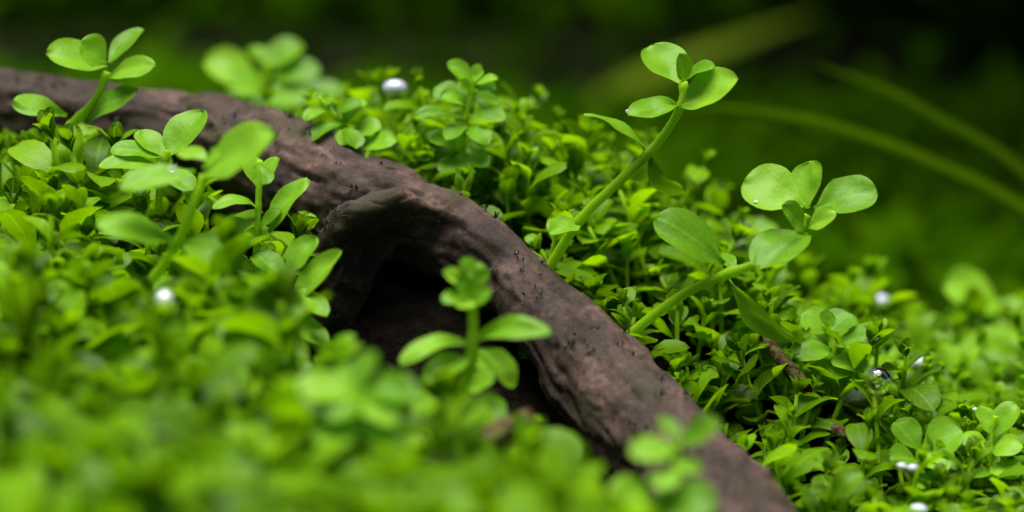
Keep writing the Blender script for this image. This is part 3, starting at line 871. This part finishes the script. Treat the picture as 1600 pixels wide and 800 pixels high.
def twig(name, label, spec, cat='twig'):
    p, r = woodpath(spec, 8)
    v, f, u = tube(p, r, 16, True, lambda run, a, q: 1 + .25 * noise.noise((run * 300, math.cos(a) * 2, math.sin(a) * 2)) + .12 * noise.noise((run * 900, math.cos(a) * 4, math.sin(a) * 4)))
    return tag(link(name, mesh_from(name, v, f, M_TWIG, u)), label, cat)


twig('twig', 'speckled reddish brown twig poking out of the carpet beside the clear bubble', [(1180, 500, .416, 7), (1204, 540, .410, 9), (1236, 580, .406, 11), (1268, 616, .406, 11), (1276, 632, .412, 9), (1278, 650, .425, 8)])
twig('twig', 'short dark broken twig end lying low in the carpet below the clear bubble', [(1290, 664, .405, 7), (1308, 672, .397, 9), (1332, 684, .395, 7), (1356, 696, .396, 3)])
twig('sunken_branch', 'blurred reddish brown sunken branch lying in the carpet below the dark hollow', [(560, 735, .345, 22), (620, 712, .345, 24), (700, 704, .345, 26), (770, 682, .347, 22), (830, 650, .35, 14)], 'branch')

# ------------------------------------------------------------------ bubbles
def bubble(label, px, py, d, r, group=None):
    import bmesh
    bm = bmesh.new()
    bmesh.ops.create_uvsphere(bm, u_segments=40, v_segments=24, radius=r * px_m(d))
    me = bpy.data.meshes.new('bubble'); bm.to_mesh(me); bm.free()
    me.polygons.foreach_set('use_smooth', [True] * len(me.polygons))
    me.materials.append(M_BUBBLE if label.startswith('large clear') else M_BUBBLE_GLINT)
    o = link('bubble', me); o.location = P(px, py, d)
    if not label.startswith('large clear'): o.scale = (1, 1, .72)      # flattened to the outline of the painted white glint
    return tag(o, label, 'bubble', group or 'air bubbles on the plants')


bubble('large clear bubble with dark rim and green inside near the twig', 1371, 596, .390, 22)
bubble('white glowing bubble above the slope top behind the driftwood', 617, 138, .445, 19)
bubble('white glowing bubble on the carpet in front of the driftwood', 257, 470, .350, 24)
bubble('round lilac blurred bubble beyond the large clear bubble', 1434, 567, .428, 15)
bubble('dim bluish strongly blurred bubble at the edge of the dark gap', 1376, 471, .49, 15)
bubble('tiny bright bubble below the notched leaves, first of two close together', 1408, 729, .380, 9)
bubble('tiny bright bubble below the notched leaves, second of two close together', 1427, 732, .380, 10)
bubble('bubble at the very bottom edge of the picture under the notched leaves', 1435, 797, .372, 14)
bubble('tiny bubble on the rim of the broad round leaf beside the dark gap', 1352, 284, .396, 5)
bubble('tiny bubble at the tip of the drooping leaf of the tall plant', 981, 174, .396, 4)
bubble('tiny bubble beside the curled leaf at the far lower end of the slope', 1524, 640, .398, 5)
bubble('tiny bubble on the pale leaf before the driftwood', 270, 266, .350, 6)
bubble('tiny bubble on the rim of the broad leaf below the crown of the leaning plant', 1181, 316, .393, 4)
bubble('tiny bubble among the leaves next to the stub-side plant', 372, 462, .38, 5)

# ------------------------------------------------------------------ background plants, far out of focus
BACKLIB = []
for q in range(5):
    v, f, u = leaf_verts(1, [.30, .36, .26, .42, .33][q], .2, [.10, .14, .08, .12, .16][q], 8, 4, .5, .05, q + 90)
    BACKLIB.append(mesh_from('leaf', v, f, M_BACK, u))
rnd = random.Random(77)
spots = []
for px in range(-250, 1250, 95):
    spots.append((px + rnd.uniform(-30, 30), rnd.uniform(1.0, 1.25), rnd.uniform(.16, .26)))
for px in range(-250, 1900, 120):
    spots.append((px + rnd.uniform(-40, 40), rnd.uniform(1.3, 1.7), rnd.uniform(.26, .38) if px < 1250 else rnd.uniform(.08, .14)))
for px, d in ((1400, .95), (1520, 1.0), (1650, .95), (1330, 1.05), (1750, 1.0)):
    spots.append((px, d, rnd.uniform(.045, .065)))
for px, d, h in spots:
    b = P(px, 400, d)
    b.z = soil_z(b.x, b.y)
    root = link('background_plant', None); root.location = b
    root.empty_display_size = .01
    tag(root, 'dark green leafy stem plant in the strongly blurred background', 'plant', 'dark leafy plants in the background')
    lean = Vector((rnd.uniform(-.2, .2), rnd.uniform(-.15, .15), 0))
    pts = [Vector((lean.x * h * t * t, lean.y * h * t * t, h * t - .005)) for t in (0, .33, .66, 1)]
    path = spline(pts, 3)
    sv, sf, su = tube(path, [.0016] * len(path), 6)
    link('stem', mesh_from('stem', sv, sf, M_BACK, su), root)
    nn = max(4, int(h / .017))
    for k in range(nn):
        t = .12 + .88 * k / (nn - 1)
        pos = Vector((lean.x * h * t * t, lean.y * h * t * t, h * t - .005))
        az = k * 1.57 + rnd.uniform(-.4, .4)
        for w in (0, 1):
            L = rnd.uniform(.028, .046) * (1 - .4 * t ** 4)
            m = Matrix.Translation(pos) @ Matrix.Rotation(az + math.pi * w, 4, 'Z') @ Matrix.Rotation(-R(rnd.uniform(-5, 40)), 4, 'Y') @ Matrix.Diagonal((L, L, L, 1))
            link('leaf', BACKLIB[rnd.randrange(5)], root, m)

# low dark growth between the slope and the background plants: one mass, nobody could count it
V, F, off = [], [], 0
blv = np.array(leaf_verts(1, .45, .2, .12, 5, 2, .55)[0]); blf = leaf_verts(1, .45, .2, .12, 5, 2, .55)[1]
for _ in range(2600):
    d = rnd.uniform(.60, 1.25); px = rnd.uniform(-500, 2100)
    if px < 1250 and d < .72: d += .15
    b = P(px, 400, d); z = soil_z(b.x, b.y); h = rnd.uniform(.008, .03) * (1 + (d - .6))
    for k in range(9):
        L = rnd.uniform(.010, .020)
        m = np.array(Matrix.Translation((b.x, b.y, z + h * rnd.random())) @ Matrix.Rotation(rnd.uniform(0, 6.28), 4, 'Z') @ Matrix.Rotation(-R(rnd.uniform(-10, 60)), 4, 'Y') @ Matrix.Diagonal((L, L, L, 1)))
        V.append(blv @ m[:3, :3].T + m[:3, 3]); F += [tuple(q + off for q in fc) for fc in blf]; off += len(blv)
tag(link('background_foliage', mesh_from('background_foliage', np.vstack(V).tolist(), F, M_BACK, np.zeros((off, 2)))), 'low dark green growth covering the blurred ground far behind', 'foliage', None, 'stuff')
